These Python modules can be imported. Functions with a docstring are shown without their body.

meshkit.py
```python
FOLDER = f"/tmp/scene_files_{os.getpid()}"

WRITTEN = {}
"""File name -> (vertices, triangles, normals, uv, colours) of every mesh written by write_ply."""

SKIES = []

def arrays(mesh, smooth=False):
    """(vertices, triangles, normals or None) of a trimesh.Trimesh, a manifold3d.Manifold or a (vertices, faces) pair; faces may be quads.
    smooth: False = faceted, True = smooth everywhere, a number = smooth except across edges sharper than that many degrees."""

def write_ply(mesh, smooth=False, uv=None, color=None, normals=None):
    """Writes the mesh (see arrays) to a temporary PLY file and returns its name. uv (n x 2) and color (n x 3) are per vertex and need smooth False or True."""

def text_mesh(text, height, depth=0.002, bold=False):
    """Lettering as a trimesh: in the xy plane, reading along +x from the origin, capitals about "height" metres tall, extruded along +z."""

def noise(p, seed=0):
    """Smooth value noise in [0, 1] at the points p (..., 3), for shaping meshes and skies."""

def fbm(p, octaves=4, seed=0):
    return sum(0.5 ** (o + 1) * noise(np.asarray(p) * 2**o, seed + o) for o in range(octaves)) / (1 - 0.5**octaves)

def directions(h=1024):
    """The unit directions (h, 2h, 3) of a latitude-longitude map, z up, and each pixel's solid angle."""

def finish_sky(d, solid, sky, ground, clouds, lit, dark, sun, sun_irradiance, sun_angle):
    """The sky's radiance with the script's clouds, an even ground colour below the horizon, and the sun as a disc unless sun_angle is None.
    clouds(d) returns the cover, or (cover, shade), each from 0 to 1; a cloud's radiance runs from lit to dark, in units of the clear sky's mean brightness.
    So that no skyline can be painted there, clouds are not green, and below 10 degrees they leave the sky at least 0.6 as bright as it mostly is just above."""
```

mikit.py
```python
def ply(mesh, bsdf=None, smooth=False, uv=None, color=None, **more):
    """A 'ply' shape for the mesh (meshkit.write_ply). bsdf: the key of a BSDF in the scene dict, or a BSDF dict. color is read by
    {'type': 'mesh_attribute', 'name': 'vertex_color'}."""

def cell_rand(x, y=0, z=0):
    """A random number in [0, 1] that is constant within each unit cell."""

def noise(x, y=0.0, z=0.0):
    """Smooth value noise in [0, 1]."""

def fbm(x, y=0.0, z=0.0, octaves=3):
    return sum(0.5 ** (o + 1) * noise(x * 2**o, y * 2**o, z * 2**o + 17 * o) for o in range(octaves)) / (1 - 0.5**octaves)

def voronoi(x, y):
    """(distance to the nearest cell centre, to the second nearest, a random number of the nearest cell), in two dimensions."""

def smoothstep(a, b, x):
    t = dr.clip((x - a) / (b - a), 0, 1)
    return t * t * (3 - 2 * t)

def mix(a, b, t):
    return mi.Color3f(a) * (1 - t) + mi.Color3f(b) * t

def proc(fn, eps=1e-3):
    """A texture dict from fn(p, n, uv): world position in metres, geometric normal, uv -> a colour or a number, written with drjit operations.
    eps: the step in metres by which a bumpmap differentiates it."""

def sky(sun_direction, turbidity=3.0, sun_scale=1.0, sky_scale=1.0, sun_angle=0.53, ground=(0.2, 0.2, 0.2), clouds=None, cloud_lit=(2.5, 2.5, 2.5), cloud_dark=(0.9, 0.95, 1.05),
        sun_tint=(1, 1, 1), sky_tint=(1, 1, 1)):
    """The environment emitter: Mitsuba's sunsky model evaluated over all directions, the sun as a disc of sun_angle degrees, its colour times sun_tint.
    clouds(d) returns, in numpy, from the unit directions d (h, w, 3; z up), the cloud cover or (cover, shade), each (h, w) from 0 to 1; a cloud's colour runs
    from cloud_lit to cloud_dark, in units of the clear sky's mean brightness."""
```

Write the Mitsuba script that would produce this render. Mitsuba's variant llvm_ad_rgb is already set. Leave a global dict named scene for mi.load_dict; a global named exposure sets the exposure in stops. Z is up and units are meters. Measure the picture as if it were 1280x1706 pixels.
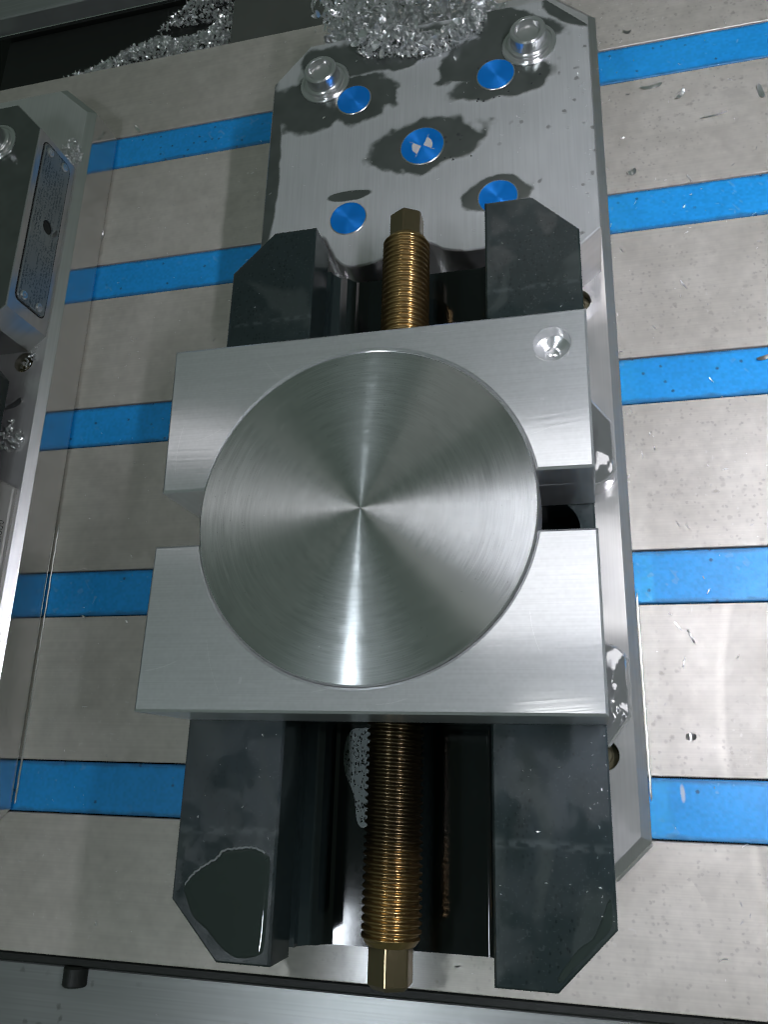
import math, random
import numpy as np
import trimesh
import drjit as dr
import mitsuba as mi
import manifold3d as m3
import shapely
import shapely.geometry as sg
import mikit
import meshkit
from mikit import noise, fbm, voronoi, cell_rand, smoothstep, mix

T = mi.ScalarTransform4f
scene, labels = {}, {}
rng = np.random.default_rng(7)
random.seed(7)

# ------------------------------------------------------------------ camera
CP = np.array([0.06914, -0.08041, 0.38092])
FW = np.array([-0.24137385, 0.30813687, -0.92021211])
UP = np.array([0.05000342, 0.95093926, 0.30530997])
scene['camera'] = {
    'type': 'perspective', 'fov': 50.78656, 'fov_axis': 'x', 'near_clip': 0.01, 'far_clip': 50.0,
    'to_world': T().look_at(origin=CP.tolist(), target=(CP + FW).tolist(), up=UP.tolist()),
}
exposure = 0.0

# ------------------------------------------------------------------ lamps
LAMPS = [
    # name, label, centre, target, width, length, radiance, length direction
    ('work_lamp', 'bright white work lamp to the right of the vise', (0.25, 0.03, 0.43), (0.44, 0.02, 0.0), 0.035, 0.26, (88, 88, 98), (0, 1, 0)),
    ('work_lamp_001', 'narrow cool white lamp tube over the front left of the vise', (-0.27, -0.36, 0.95), (-0.1, -0.13, 0.1), 0.04, 0.20, (50, 54.5, 59), (0, 1, 0)),
    ('work_lamp_002', 'broad lamp panel high above the vise', (0.06, 0.26, 1.10), (0.06, 0.22, 0.1), 0.34, 0.20, (1.45, 1.45, 1.47), (0, 1, 0)),
    ('work_lamp_003', 'dim lamp bar high above the left of the table', (-0.74, 0.40, 1.10), (-0.4, 0.2, 0.1), 0.50, 0.07, (0.85, 0.83, 0.85), (0, 1, 0)),
    ('work_lamp_004', 'small square lamp straight above the camera', (0.02, 0.045, 1.12), (0.02, 0.0, 0.1), 0.10, 0.03, (3.6, 3.6, 3.5), (0, 1, 0)),
    ('work_lamp_005', 'wide dim lamp panel high behind the vise', (0.10, 0.86, 1.10), (0.1, 0.2, 0.0), 0.42, 0.14, (1.2, 1.15, 1.15), (0, 1, 0)),
]
AMBIENT = (0.068, 0.092, 0.078)
scene['ambient_light'] = {'type': 'constant', 'radiance': {'type': 'rgb', 'value': AMBIENT}}

MM = 0.001

# ------------------------------------------------------------------ mesh helpers (all in millimetres)
def tm(v, f):
    return trimesh.Trimesh(np.asarray(v, float), np.asarray(f, int), process=False)

def man(mesh):
    return m3.Manifold(m3.Mesh(np.asarray(mesh.vertices, np.float32), np.asarray(mesh.faces, np.uint32)))

def from_man(m):
    k = m.to_mesh()
    return tm(k.vert_properties[:, :3], k.tri_verts)

def ccw(pts):
    p = np.asarray(pts, float)
    a = 0.5 * np.sum(p[:, 0] * np.roll(p[:, 1], -1) - np.roll(p[:, 0], -1) * p[:, 1])
    return p if a > 0 else p[::-1].copy()

def inset(p, c):
    e = np.roll(p, -1, 0) - p
    e /= np.linalg.norm(e, axis=1, keepdims=True) + 1e-12
    n = np.stack([-e[:, 1], e[:, 0]], 1)
    n0 = np.roll(n, 1, 0)
    s = n + n0
    s /= np.maximum(np.sum(s * n, 1, keepdims=True), 0.35)
    return p + c * s

def cap(p, z, up):
    m = trimesh.creation.triangulate_polygon(sg.Polygon(p), engine='earcut')
    v, f = m
    # map back on to the ring's own vertices
    from scipy.spatial import cKDTree
    idx = cKDTree(p).query(v)[1]
    f = idx[f]
    a = p[f[:, 1]] - p[f[:, 0]]
    b = p[f[:, 2]] - p[f[:, 0]]
    cr = a[:, 0] * b[:, 1] - a[:, 1] * b[:, 0]
    f[cr < 0] = f[cr < 0][:, ::-1]
    return f if up else f[:, ::-1]

def loft(rings):
    """rings: list of ((n x 2) polygon counter-clockwise, z), bottom to top, same vertex count"""
    n = len(rings[0][0])
    v = np.vstack([np.column_stack([p, np.full(n, z)]) for p, z in rings])
    f = []
    i = np.arange(n)
    j = (i + 1) % n
    for k in range(len(rings) - 1):
        a, b = k * n, (k + 1) * n
        f.append(np.stack([a + i, a + j, b + j], 1))
        f.append(np.stack([a + i, b + j, b + i], 1))
    f.append(cap(rings[0][0], rings[0][1], False))
    f.append(cap(rings[-1][0], rings[-1][1], True) + (len(rings) - 1) * n)
    return tm(v, np.vstack(f))

def slab(pts, z0, z1, c=0.5, cz=None, bottom=False):
    p = ccw(pts)
    cz = c if cz is None else cz
    r = [(p, z0)] if not bottom else [(inset(p, c), z0), (p, z0 + cz)]
    r += [(p, z1 - cz), (inset(p, c), z1)]
    return loft(r)

def lathe(profile, n=64, at=(0, 0, 0), axis='z', phase=0.0):
    """profile: (r, h) from the bottom's axis to the top's axis, outward"""
    pr = np.asarray(profile, float)
    t = np.arange(n) / n * 2 * np.pi + phase
    v = np.stack([pr[:, 0][:, None] * np.cos(t), pr[:, 0][:, None] * np.sin(t), np.repeat(pr[:, 1][:, None], n, 1)], -1).reshape(-1, 3)
    f = []
    i = np.arange(n)
    j = (i + 1) % n
    for k in range(len(pr) - 1):
        a, b = k * n, (k + 1) * n
        f += [np.stack([a + i, a + j, b + j], 1), np.stack([a + i, b + j, b + i], 1)]
    f = np.vstack(f)
    m = trimesh.Trimesh(v, f, process=False)
    m.merge_vertices()
    m.update_faces(m.nondegenerate_faces())
    v = np.array(m.vertices)
    if axis == 'y':
        v = np.stack([v[:, 0], v[:, 2], -v[:, 1]], 1)
    if axis == 'x':
        v = np.stack([v[:, 2], v[:, 1], -v[:, 0]], 1)
    return tm(v + np.asarray(at, float), m.faces)

def box(x0, x1, y0, y1, z0, z1, c=0.4):
    return slab([(x0, y0), (x1, y0), (x1, y1), (x0, y1)], z0, z1, c)

def smooth_closed(pts, n=8):
    p = np.asarray(pts, float)
    out = []
    for i in range(len(p)):
        a, b, c, d = p[i - 1], p[i], p[(i + 1) % len(p)], p[(i + 2) % len(p)]
        for t in np.arange(n) / n:
            out.append(0.5 * ((2 * b) + (c - a) * t + (2 * a - 5 * b + 4 * c - d) * t**2 + (3 * b - a - 3 * c + d) * t**3))
    return np.array(out)

def smooth_open(pts, n=8):
    p = np.asarray(pts, float)
    q = np.vstack([2 * p[0] - p[1], p, 2 * p[-1] - p[-2]])
    out = []
    for i in range(1, len(q) - 2):
        a, b, c, d = q[i - 1:i + 3]
        for t in np.arange(n) / n:
            out.append(0.5 * ((2 * b) + (c - a) * t + (2 * a - 5 * b + 4 * c - d) * t**2 + (3 * b - a - 3 * c + d) * t**3))
    out.append(p[-1])
    return np.array(out)

def cat(ms):
    return trimesh.util.concatenate(ms)

def moved(m, d):
    return tm(np.asarray(m.vertices) + np.asarray(d, float), m.faces)

def add(key, mesh, bsdf, smooth=30, label=None, cat_=None, group=None, kind=None, scale=MM, **kw):
    k, i = key, 0
    while k in scene:
        i += 1
        k = f'{key}_{i:03d}'
    if scale != 1:
        mesh = tm(np.asarray(mesh.vertices) * scale, mesh.faces)
    scene[k] = mikit.ply(mesh, bsdf, smooth=smooth, **kw)
    d = {}
    if label: d['label'] = label
    if cat_: d['category'] = cat_
    if group: d['group'] = group
    if kind: d['kind'] = kind
    if d: labels[k] = d
    return k

def thing(key, label, cat_, group=None):
    labels[key] = {'label': label, 'category': cat_}
    if group: labels[key]['group'] = group
    return key

# ------------------------------------------------------------------ materials
def two(b):
    return {'type': 'twosided', 'bsdf': b}

def rgb(*c):
    return {'type': 'rgb', 'value': list(c)}

def ell(p, cx, cy, rx, ry, rot, wob, seed):
    x, y = p.x * 1000 - cx, p.y * 1000 - cy
    c, s = math.cos(rot), math.sin(rot)
    u, v = (x * c + y * s) / rx, (y * c - x * s) / ry
    d = 1 - dr.sqrt(u * u + v * v)
    return d + wob * (fbm(p.x * 80 + seed, p.y * 80, seed * 1.7, 4) - 0.5)

# ---- machine table: ground cast iron with a drying coolant film and stains
def table_col(p, n, uv):
    big = fbm(p.x * 14, p.y * 14, 3.0, 3)
    fine = fbm(p.x * 260, p.y * 260, 1.0, 3)
    mid = fbm(p.x * 60, p.y * 75, 9.0, 3)
    c = mix((0.445, 0.420, 0.372), (0.525, 0.497, 0.447), smoothstep(0.25, 0.75, big * 0.6 + mid * 0.4))
    c = c * (0.92 + 0.16 * fine)
    # feed lines left by the grinding wheel, along the table
    c = c * (0.965 + 0.07 * noise(p.y * 2600, p.x * 9))
    # tide line of dried coolant in the front right corner
    dx, dy = p.x - 0.260, p.y + 0.062
    r = dr.sqrt(dx * dx + dy * dy) + 0.010 * (noise(p.x * 40, p.y * 40, 2) - 0.5)
    c = c * (1 - 0.12 * smoothstep(0.1405, 0.1385, r)) * (1 + 0.10 * smoothstep(0.003, 0.0, dr.abs(r - 0.1415)))
    # rust freckles and dark specks
    f, s, w = voronoi(p.x * 170, p.y * 170)
    spot = smoothstep(0.30, 0.05, f * (0.5 + 1.4 * noise(p.x * 800, p.y * 800))) * smoothstep(0.55, 0.9, w)
    dens = smoothstep(0.42, 0.62, fbm(p.x * 22, p.y * 22, 5.5, 3)) * smoothstep(-0.2, 0.1, p.x)
    f3, s3, w3 = voronoi(p.x * 420 + 3, p.y * 420)
    spot2 = smoothstep(0.4, 0.1, f3 + 0.3 * (noise(p.x * 1500, p.y * 1500) - 0.5)) * smoothstep(0.6, 0.95, w3)
    c = mix(c, (0.20, 0.175, 0.15), spot * (0.03 + 0.42 * dens))
    c = mix(c, (0.24, 0.22, 0.20), spot2 * 0.38 * smoothstep(0.35, 0.6, fbm(p.x * 30 + 9, p.y * 30, 2.5, 3)) * smoothstep(-0.25, 0.1, p.x))
    ln = smoothstep(0.90, 0.97, noise(p.x * 140 + p.y * 900, p.y * 120 - p.x * 700, 4)) * smoothstep(0.5, 0.7, fbm(p.x * 30, p.y * 30, 12, 2))
    c = mix(c, (0.62, 0.61, 0.60), ln * 0.35)
    f2, s2, w2 = voronoi(p.x * 38 + 7, p.y * 38 + 3)
    st = smoothstep(0.34, 0.05, f2 + 0.35 * (fbm(p.x * 330, p.y * 330, 0, 3) - 0.5)) * smoothstep(0.80, 0.86, w2)
    c = mix(c, (0.30, 0.28, 0.255), st * 0.22 * smoothstep(-0.12, 0.12, p.x))
    return c

def table_rough(p, n, uv):
    a = smoothstep(0.35, 0.65, fbm(p.x * 16 + 4, p.y * 16, 1.0, 3))
    return 0.36 + 0.16 * a + 0.05 * noise(p.x * 500, p.y * 500)

def table_wet(p, n, uv):
    return smoothstep(-0.05, 0.08, ell(p, -34, -152, 40, 24, 0.1, 0.7, 3.0))

def table_wet_col(p, n, uv):
    return table_col(p, n, uv) * 0.72
scene['table_iron'] = two({'type': 'blendbsdf', 'weight': mikit.proc(table_wet),
                           'a': {'type': 'principled', 'base_color': mikit.proc(table_col), 'roughness': mikit.proc(table_rough), 'metallic': 0.25, 'specular': 0.5},
                           'b': {'type': 'roughplastic', 'diffuse_reflectance': mikit.proc(table_wet_col), 'alpha': 0.02, 'distribution': 'ggx'}})

def blue_col(p, n, uv):
    c = mix((0.010, 0.265, 0.66), (0.018, 0.32, 0.76), fbm(p.x * 30, p.y * 30, 2, 3))
    sc = smoothstep(0.80, 0.9, noise(p.x * 420 + p.y * 300, p.y * 260 - p.x * 120, 3)) * smoothstep(0.5, 0.7, fbm(p.x * 60, p.y * 60, 8, 2))
    c = mix(c, (0.12, 0.36, 0.68), sc * 0.5)
    c = c * (0.93 + 0.14 * noise(p.x * 700, p.y * 700))
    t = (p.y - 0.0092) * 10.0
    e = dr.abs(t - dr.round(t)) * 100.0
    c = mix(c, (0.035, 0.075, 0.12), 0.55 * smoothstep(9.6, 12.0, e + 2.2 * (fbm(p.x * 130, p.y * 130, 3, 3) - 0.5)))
    l1 = smoothstep(0.93, 0.985, noise(p.x * 60 + p.y * 500, p.y * 90 - p.x * 330, 6)) * smoothstep(0.45, 0.6, fbm(p.x * 26, p.y * 26, 3, 2))
    c = mix(c, (0.20, 0.45, 0.72), 0.45 * l1)
    f, q, v = voronoi(p.x * 210, p.y * 210)
    c = mix(c, (0.03, 0.06, 0.09), 0.7 * smoothstep(0.24, 0.06, f) * smoothstep(0.93, 0.97, v))
    w = ell(p, 103, -84, 1.6, 6, 0, 2.2, 4.0)
    return mix(c, (0.50, 0.52, 0.52), 0.75 * smoothstep(0.0, 0.5, w))
scene['blue_plastic'] = two({'type': 'principled', 'base_color': mikit.proc(blue_col), 'roughness': 0.42, 'specular': 0.35})
scene['black_gap'] = two({'type': 'principled', 'base_color': rgb(0.012, 0.013, 0.012), 'roughness': 0.6})
scene['black_rubber'] = two({'type': 'principled', 'base_color': rgb(0.007, 0.009, 0.007), 'roughness': 0.55})

def cover_col(p, n, uv):
    c = mix((0.27, 0.285, 0.28), (0.36, 0.37, 0.365), fbm(p.x * 25, p.y * 25, 4, 3)) * (0.93 + 0.14 * noise(p.x * 30, p.y * 1500))
    f, s, w = voronoi(p.x * 140, p.y * 140)
    return mix(c, (0.10, 0.10, 0.09), 0.5 * smoothstep(0.3, 0.06, f * (0.5 + 1.4 * noise(p.x * 700, p.y * 700))) * smoothstep(0.70, 0.95, w) * smoothstep(0.4, 0.6, fbm(p.x * 20, p.y * 20, 3, 2)))
scene['cover_steel'] = two({'type': 'principled', 'base_color': mikit.proc(cover_col), 'roughness': 0.33, 'metallic': 0.55, 'specular': 0.5})
scene['dark_sheet'] = two({'type': 'principled', 'base_color': rgb(0.105, 0.112, 0.10), 'roughness': 0.45, 'metallic': 0.3})
scene['pit_black'] = two({'type': 'principled', 'base_color': rgb(0.004, 0.005, 0.004), 'roughness': 0.5})

# ---- aluminium of the plates
def plate_mask(p):
    """1 where the plate is wet and clear, 0 where a milky film of coolant dries on it"""
    m = ell(p, 2, 217, 28, 15.5, 0.22, 1.1, 1.0)
    m = dr.maximum(m, ell(p, 40, 247.5, 25, 11, 0.12, 1.0, 2.0))
    m = dr.maximum(m, ell(p, 24, 262, 17, 13, 0.6, 1.2, 2.5))
    m = dr.maximum(m, ell(p, 36, 181, 16, 9, 0.15, 1.0, 3.0))
    m = dr.maximum(m, ell(p, -62, 255, 27, 17, 0.0, 0.9, 4.0))
    m = dr.maximum(m, ell(p, -32, 252, 19, 17, 0.5, 1.0, 5.0))
    m = dr.maximum(m, ell(p, -24, 281, 40, 13, 0.0, 0.9, 6.0))
    m = dr.maximum(m, ell(p, 44, 280, 24, 12, -0.4, 0.9, 7.0))
    m = dr.maximum(m, ell(p, -84, 212, 8.5, 60, 0.0, 0.6, 8.0))
    m = dr.maximum(m, ell(p, -37, 192, 11, 3, 0.0, 0.9, 8.5))
    m = dr.maximum(m, ell(p, 75, 284, 16, 8, -0.75, 0.5, 9.0))
    return dr.select(p.x > -0.12, m, 0.2 + 0 * m)

def plate_col(p, n, uv):
    w = smoothstep(-0.10, 0.08, plate_mask(p)) * smoothstep(0.0625, 0.0632, p.z)
    top = smoothstep(0.0625, 0.0632, p.z)
    film = mix((0.60, 0.615, 0.62), (0.69, 0.705, 0.71), fbm(p.x * 45, p.y * 30, 2, 3)) * (0.96 + 0.08 * noise(p.x * 1500, p.y * 60))
    clear = mix((0.12, 0.135, 0.125), (0.18, 0.195, 0.185), fbm(p.x * 110, p.y * 110, 5, 3))
    c = mix(film, clear, w)
    f, s, v = voronoi(p.x * 160, p.y * 160)
    c = mix(c, (0.14, 0.14, 0.135), 0.65 * smoothstep(0.22, 0.08, f + 0.2 * (noise(p.x * 700, p.y * 700) - 0.5)) * smoothstep(0.86, 0.90, v) * smoothstep(0.02, 0.06, p.x))
    side = mix((0.46, 0.455, 0.45), (0.54, 0.53, 0.525), fbm(p.x * 60, p.y * 60, p.z * 300, 3))
    return mix(side, c, top)

def plate_rough(p, n, uv):
    top = smoothstep(0.0625, 0.0632, p.z)
    w = smoothstep(-0.10, 0.08, plate_mask(p))
    return 0.22 * (1 - top) + top * (0.46 - 0.27 * w + 0.05 * noise(p.x * 260, p.y * 260))

def plate_bump(p, n, uv):
    w = smoothstep(-0.16, 0.10, plate_mask(p)) * smoothstep(0.0625, 0.0632, p.z)
    return 0.00018 * w + 0.000012 * noise(p.x * 900, p.y * 900)

scene['plate_aluminium'] = two({'type': 'bumpmap', 'arbitrary': mikit.proc(plate_bump, eps=4e-4), 'scale': 1.0,
                                'bsdf': {'type': 'principled', 'base_color': mikit.proc(plate_col), 'roughness': mikit.proc(plate_rough), 'metallic': 0.72, 'specular': 0.5}})

def shelf_col(p, n, uv):
    return mix((0.66, 0.65, 0.645), (0.76, 0.75, 0.745), fbm(p.x * 60, p.y * 60, 3, 3)) * (0.97 + 0.06 * noise(p.x * 2200, p.y * 40))
def shelf_rough(p, n, uv):
    return 0.06 + 0.30 * smoothstep(0.0248, 0.0252, p.z) * smoothstep(0.0290, 0.0286, p.z) + 0.12 * smoothstep(0.0285, 0.0289, p.z) * smoothstep(0.35, 0.7, fbm(p.x * 40, p.y * 26, 7, 3))
def shelf_bump(p, n, uv):
    return 0.00006 * fbm(p.x * 55, p.y * 35, 1, 2) + 0.000004 * noise(p.x * 2500, p.y * 300)
scene['milled_aluminium'] = two({'type': 'bumpmap', 'arbitrary': mikit.proc(shelf_bump, eps=3e-4), 'scale': 1.0,
                                 'bsdf': {'type': 'principled', 'base_color': mikit.proc(shelf_col), 'roughness': mikit.proc(shelf_rough), 'metallic': mikit.proc(lambda p, n, uv: 0.96 - 0.24 * smoothstep(0.0286, 0.0289, p.z)), 'specular': 0.5}})
def film_bump(p, n, uv):
    return 0.0011 * fbm(p.x * 130, p.y * 70, 4, 3)
scene['wet_film'] = two({'type': 'bumpmap', 'arbitrary': mikit.proc(film_bump, eps=3e-4), 'scale': 1.0,
                         'bsdf': {'type': 'principled', 'base_color': rgb(0.55, 0.55, 0.56), 'roughness': 0.07, 'metallic': 0.85, 'specular': 0.5}})

# ---- soft jaws: face-milled aluminium
SCRATCHES = [(-37.5, 56.8, -27.6, 46.6, 0.22), (-71.0, -51.0, -58.8, -47.6, 0.25), (-13.5, -57.3, -6.5, -55.7, 0.28), (-37.3, -55.2, -36.9, -52.8, 0.7), (6.0, -61.0, 16.5, -59.0, 0.18),
             (-66, 36, -68, 15, 0.2), (52, -33, 55, -47, 0.16), (18, 61.5, 31, 60.5, 0.16), (57, 33.5, 58.4, 33.3, 0.5), (-50, -40, -43, -59, 0.14), (40, 20, 66, 26, 0.12), (-62, 28, -50, 33, 0.12)]
def jaw_col(p, n, uv):
    c = mix((0.72, 0.735, 0.745), (0.79, 0.805, 0.815), fbm(p.x * 25, p.y * 90, 3, 3))
    c = c * (0.965 + 0.07 * noise(p.x * 60, p.y * 3000)) * (0.97 + 0.06 * noise(p.x * 1200, p.y * 1200))
    # handling marks: thin bright scratches and a small dent on the jaws
    for x0, y0, x1, y1, w in SCRATCHES:
        ex, ey = (x1 - x0), (y1 - y0)
        l2 = ex * ex + ey * ey
        t = dr.clip(((p.x * 1000 - x0) * ex + (p.y * 1000 - y0) * ey) / l2, 0, 1)
        dx, dy = p.x * 1000 - x0 - t * ex, p.y * 1000 - y0 - t * ey
        bow = 0.05 * math.sqrt(l2) * dr.sin(t * math.pi)
        d = dr.abs((dx * ey - dy * ex) / math.sqrt(l2) - bow) + 20 * dr.maximum(dr.abs(t - 0.5) - 0.4999, 0)
        c = mix(c, (0.93, 0.94, 0.95), 0.5 * smoothstep(w, 0.3 * w, d) * smoothstep(0.0, 0.12, t) * smoothstep(1.0, 0.85, t))
    return c
def jaw_rough(p, n, uv):
    return 0.105 + 0.035 * fbm(p.x * 70, p.y * 160, 6, 3)
def jaw_bump(p, n, uv):
    # arcs of the face mill
    dx, dy = p.x + 0.02, p.y - 0.9
    r = dr.sqrt(dx * dx + dy * dy)
    a = noise(r * 2400, 0.5) * 0.0000045
    s = smoothstep(0.985, 1.0, noise(p.x * 90 + p.y * 520, p.y * 60 - p.x * 90, 2)) * 0.00001
    return a + 0.0000022 * fbm(p.x * 200, p.y * 700, 1, 2) - s
def jaw_lobe(r):
    return {'type': 'principled', 'base_color': mikit.proc(jaw_col), 'roughness': r, 'metallic': 0.92, 'specular': 0.5}
scene['jaw_aluminium'] = two({'type': 'bumpmap', 'arbitrary': mikit.proc(jaw_bump, eps=1.5e-4), 'scale': 1.0,
                              'bsdf': {'type': 'blendbsdf', 'weight': 0.38, 'a': jaw_lobe(mikit.proc(jaw_rough)), 'b': jaw_lobe(0.5)}})
scene['polished_aluminium'] = two({'type': 'bumpmap', 'arbitrary': mikit.proc(lambda p, n, uv: 0.00010 * fbm(p.x * 260, p.y * 260, p.z * 260, 2), eps=3e-4), 'scale': 1.0,
                                   'bsdf': {'type': 'principled', 'base_color': rgb(0.70, 0.70, 0.70), 'roughness': 0.2, 'metallic': 0.9}})
scene['bright_bore'] = two({'type': 'bumpmap', 'arbitrary': mikit.proc(lambda p, n, uv: 0.00045 * fbm(p.x * 220, p.y * 220, p.z * 220, 2), eps=3e-4), 'scale': 1.0,
                            'bsdf': {'type': 'principled', 'base_color': rgb(0.90, 0.90, 0.91), 'roughness': 0.2, 'metallic': 0.8}})

# ---- turned faces: concentric grooves, u = radius, v = angle
def turned_au(p, n, uv):
    return 0.20 + 0.05 * noise(uv.x * 1500, 3.3)
def turned_av(p, n, uv):
    return 0.012 + 0.030 * noise(uv.x * 3300, 0.5) * noise(uv.x * 900, 9.5)
def turned_spec(p, n, uv):
    r = uv.x * 1000
    g = 0.80 + 0.24 * noise(r * 4.3, uv.y * 60) + 0.10 * noise(r * 2.6, uv.y * 12) - 0.08 * noise(r * 0.35, 3.5)
    f, q, v = voronoi(uv.y * 160, r * 0.9)
    g = g * (1 - 0.5 * smoothstep(0.16, 0.05, f) * smoothstep(0.93, 0.96, v))
    g = g * (1 - 0.12 * smoothstep(0.35, 0.0, dr.abs(r - 5.0 - 0.5 * noise(uv.y * 6, 1))))
    return mi.Color3f(0.655, 0.675, 0.675) * g
def turned(au, av):
    return {'type': 'roughconductor', 'material': 'none', 'distribution': 'beckmann', 'alpha_u': au, 'alpha_v': av, 'specular_reflectance': mikit.proc(turned_spec)}
scene['turned_steel'] = two({'type': 'blendbsdf', 'weight': 0.34, 'a': turned(mikit.proc(turned_au), mikit.proc(turned_av)), 'b': turned(0.36, 0.10)})
scene['steel_side'] = two({'type': 'principled', 'base_color': rgb(0.62, 0.62, 0.62), 'roughness': 0.25, 'metallic': 0.95})
scene['blue_anodised'] = two({'type': 'principled', 'base_color': rgb(0.006, 0.23, 0.78), 'roughness': 0.42, 'metallic': 0.55, 'specular': 0.5, 'anisotropic': 0.9})
scene['bare_spot'] = two({'type': 'principled', 'base_color': rgb(0.62, 0.62, 0.63), 'roughness': 0.4, 'metallic': 0.3})

# ---- blackened steel of the vise
def body_col(p, n, uv):
    c = mix((0.009, 0.0155, 0.0145), (0.018, 0.027, 0.028), fbm(p.x * 40, p.y * 40, p.z * 40, 3))
    top = smoothstep(0.1065, 0.1082, p.z)
    f, s, v = voronoi(p.x * 900, p.y * 600)
    c = c * (1 - 0.5 * top * smoothstep(0.45, 0.15, f) * smoothstep(0.70, 0.85, v) * smoothstep(0.42, 0.6, fbm(p.x * 60, p.y * 60, 2, 2)))
    c = mix(c, (0.042, 0.055, 0.064), top * 0.55 * smoothstep(0.35, 0.7, fbm(p.x * 70, p.y * 30, 6, 3)) * smoothstep(-0.13, -0.07, p.y) * smoothstep(0.02, -0.02, p.y))
    c = mix(c, (0.10, 0.115, 0.12), top * 0.18 * smoothstep(0.80, 0.95, noise(p.x * 1700, p.y * 1700, 4)) * smoothstep(0.35, 0.65, fbm(p.x * 50, p.y * 50, 6, 2)))
    sm = smoothstep(0.50, 0.68, fbm(p.x * 55 + 3 * noise(p.x * 30, p.y * 30), p.y * 48, 8.5, 4))
    c = mix(c, (0.036, 0.046, 0.043), 0.6 * sm * top)
    streak = smoothstep(0.0022, 0.0, dr.abs(p.y + 0.0995 + 0.001 * noise(p.x * 60, 1))) + 0.7 * smoothstep(0.0016, 0.0, dr.abs(p.y - 0.0975 - p.x * 0.02))
    c = mix(c, (0.10, 0.12, 0.12), 0.30 * dr.clip(streak, 0, 1) * smoothstep(0.2, 0.7, noise(p.x * 500, p.y * 900)) * top)
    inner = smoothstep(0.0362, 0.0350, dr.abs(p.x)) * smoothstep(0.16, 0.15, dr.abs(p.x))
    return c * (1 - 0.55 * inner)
def body_rough(p, n, uv):
    top = smoothstep(0.104, 0.108, p.z)
    wet = smoothstep(-0.088, -0.098, p.y + 0.012 * (fbm(p.x * 120, p.y * 120, 3, 3) - 0.5)) * smoothstep(0.0, 0.01, p.x) + smoothstep(0.05, 0.07, p.y)
    patch = smoothstep(0.42, 0.58, fbm(p.x * 75, p.y * 62, 5.5, 4))
    return 0.085 + top * (1 - 0.55 * dr.clip(wet, 0, 1)) * (0.07 + 0.26 * patch + 0.08 * noise(p.x * 400, p.y * 400))
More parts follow.
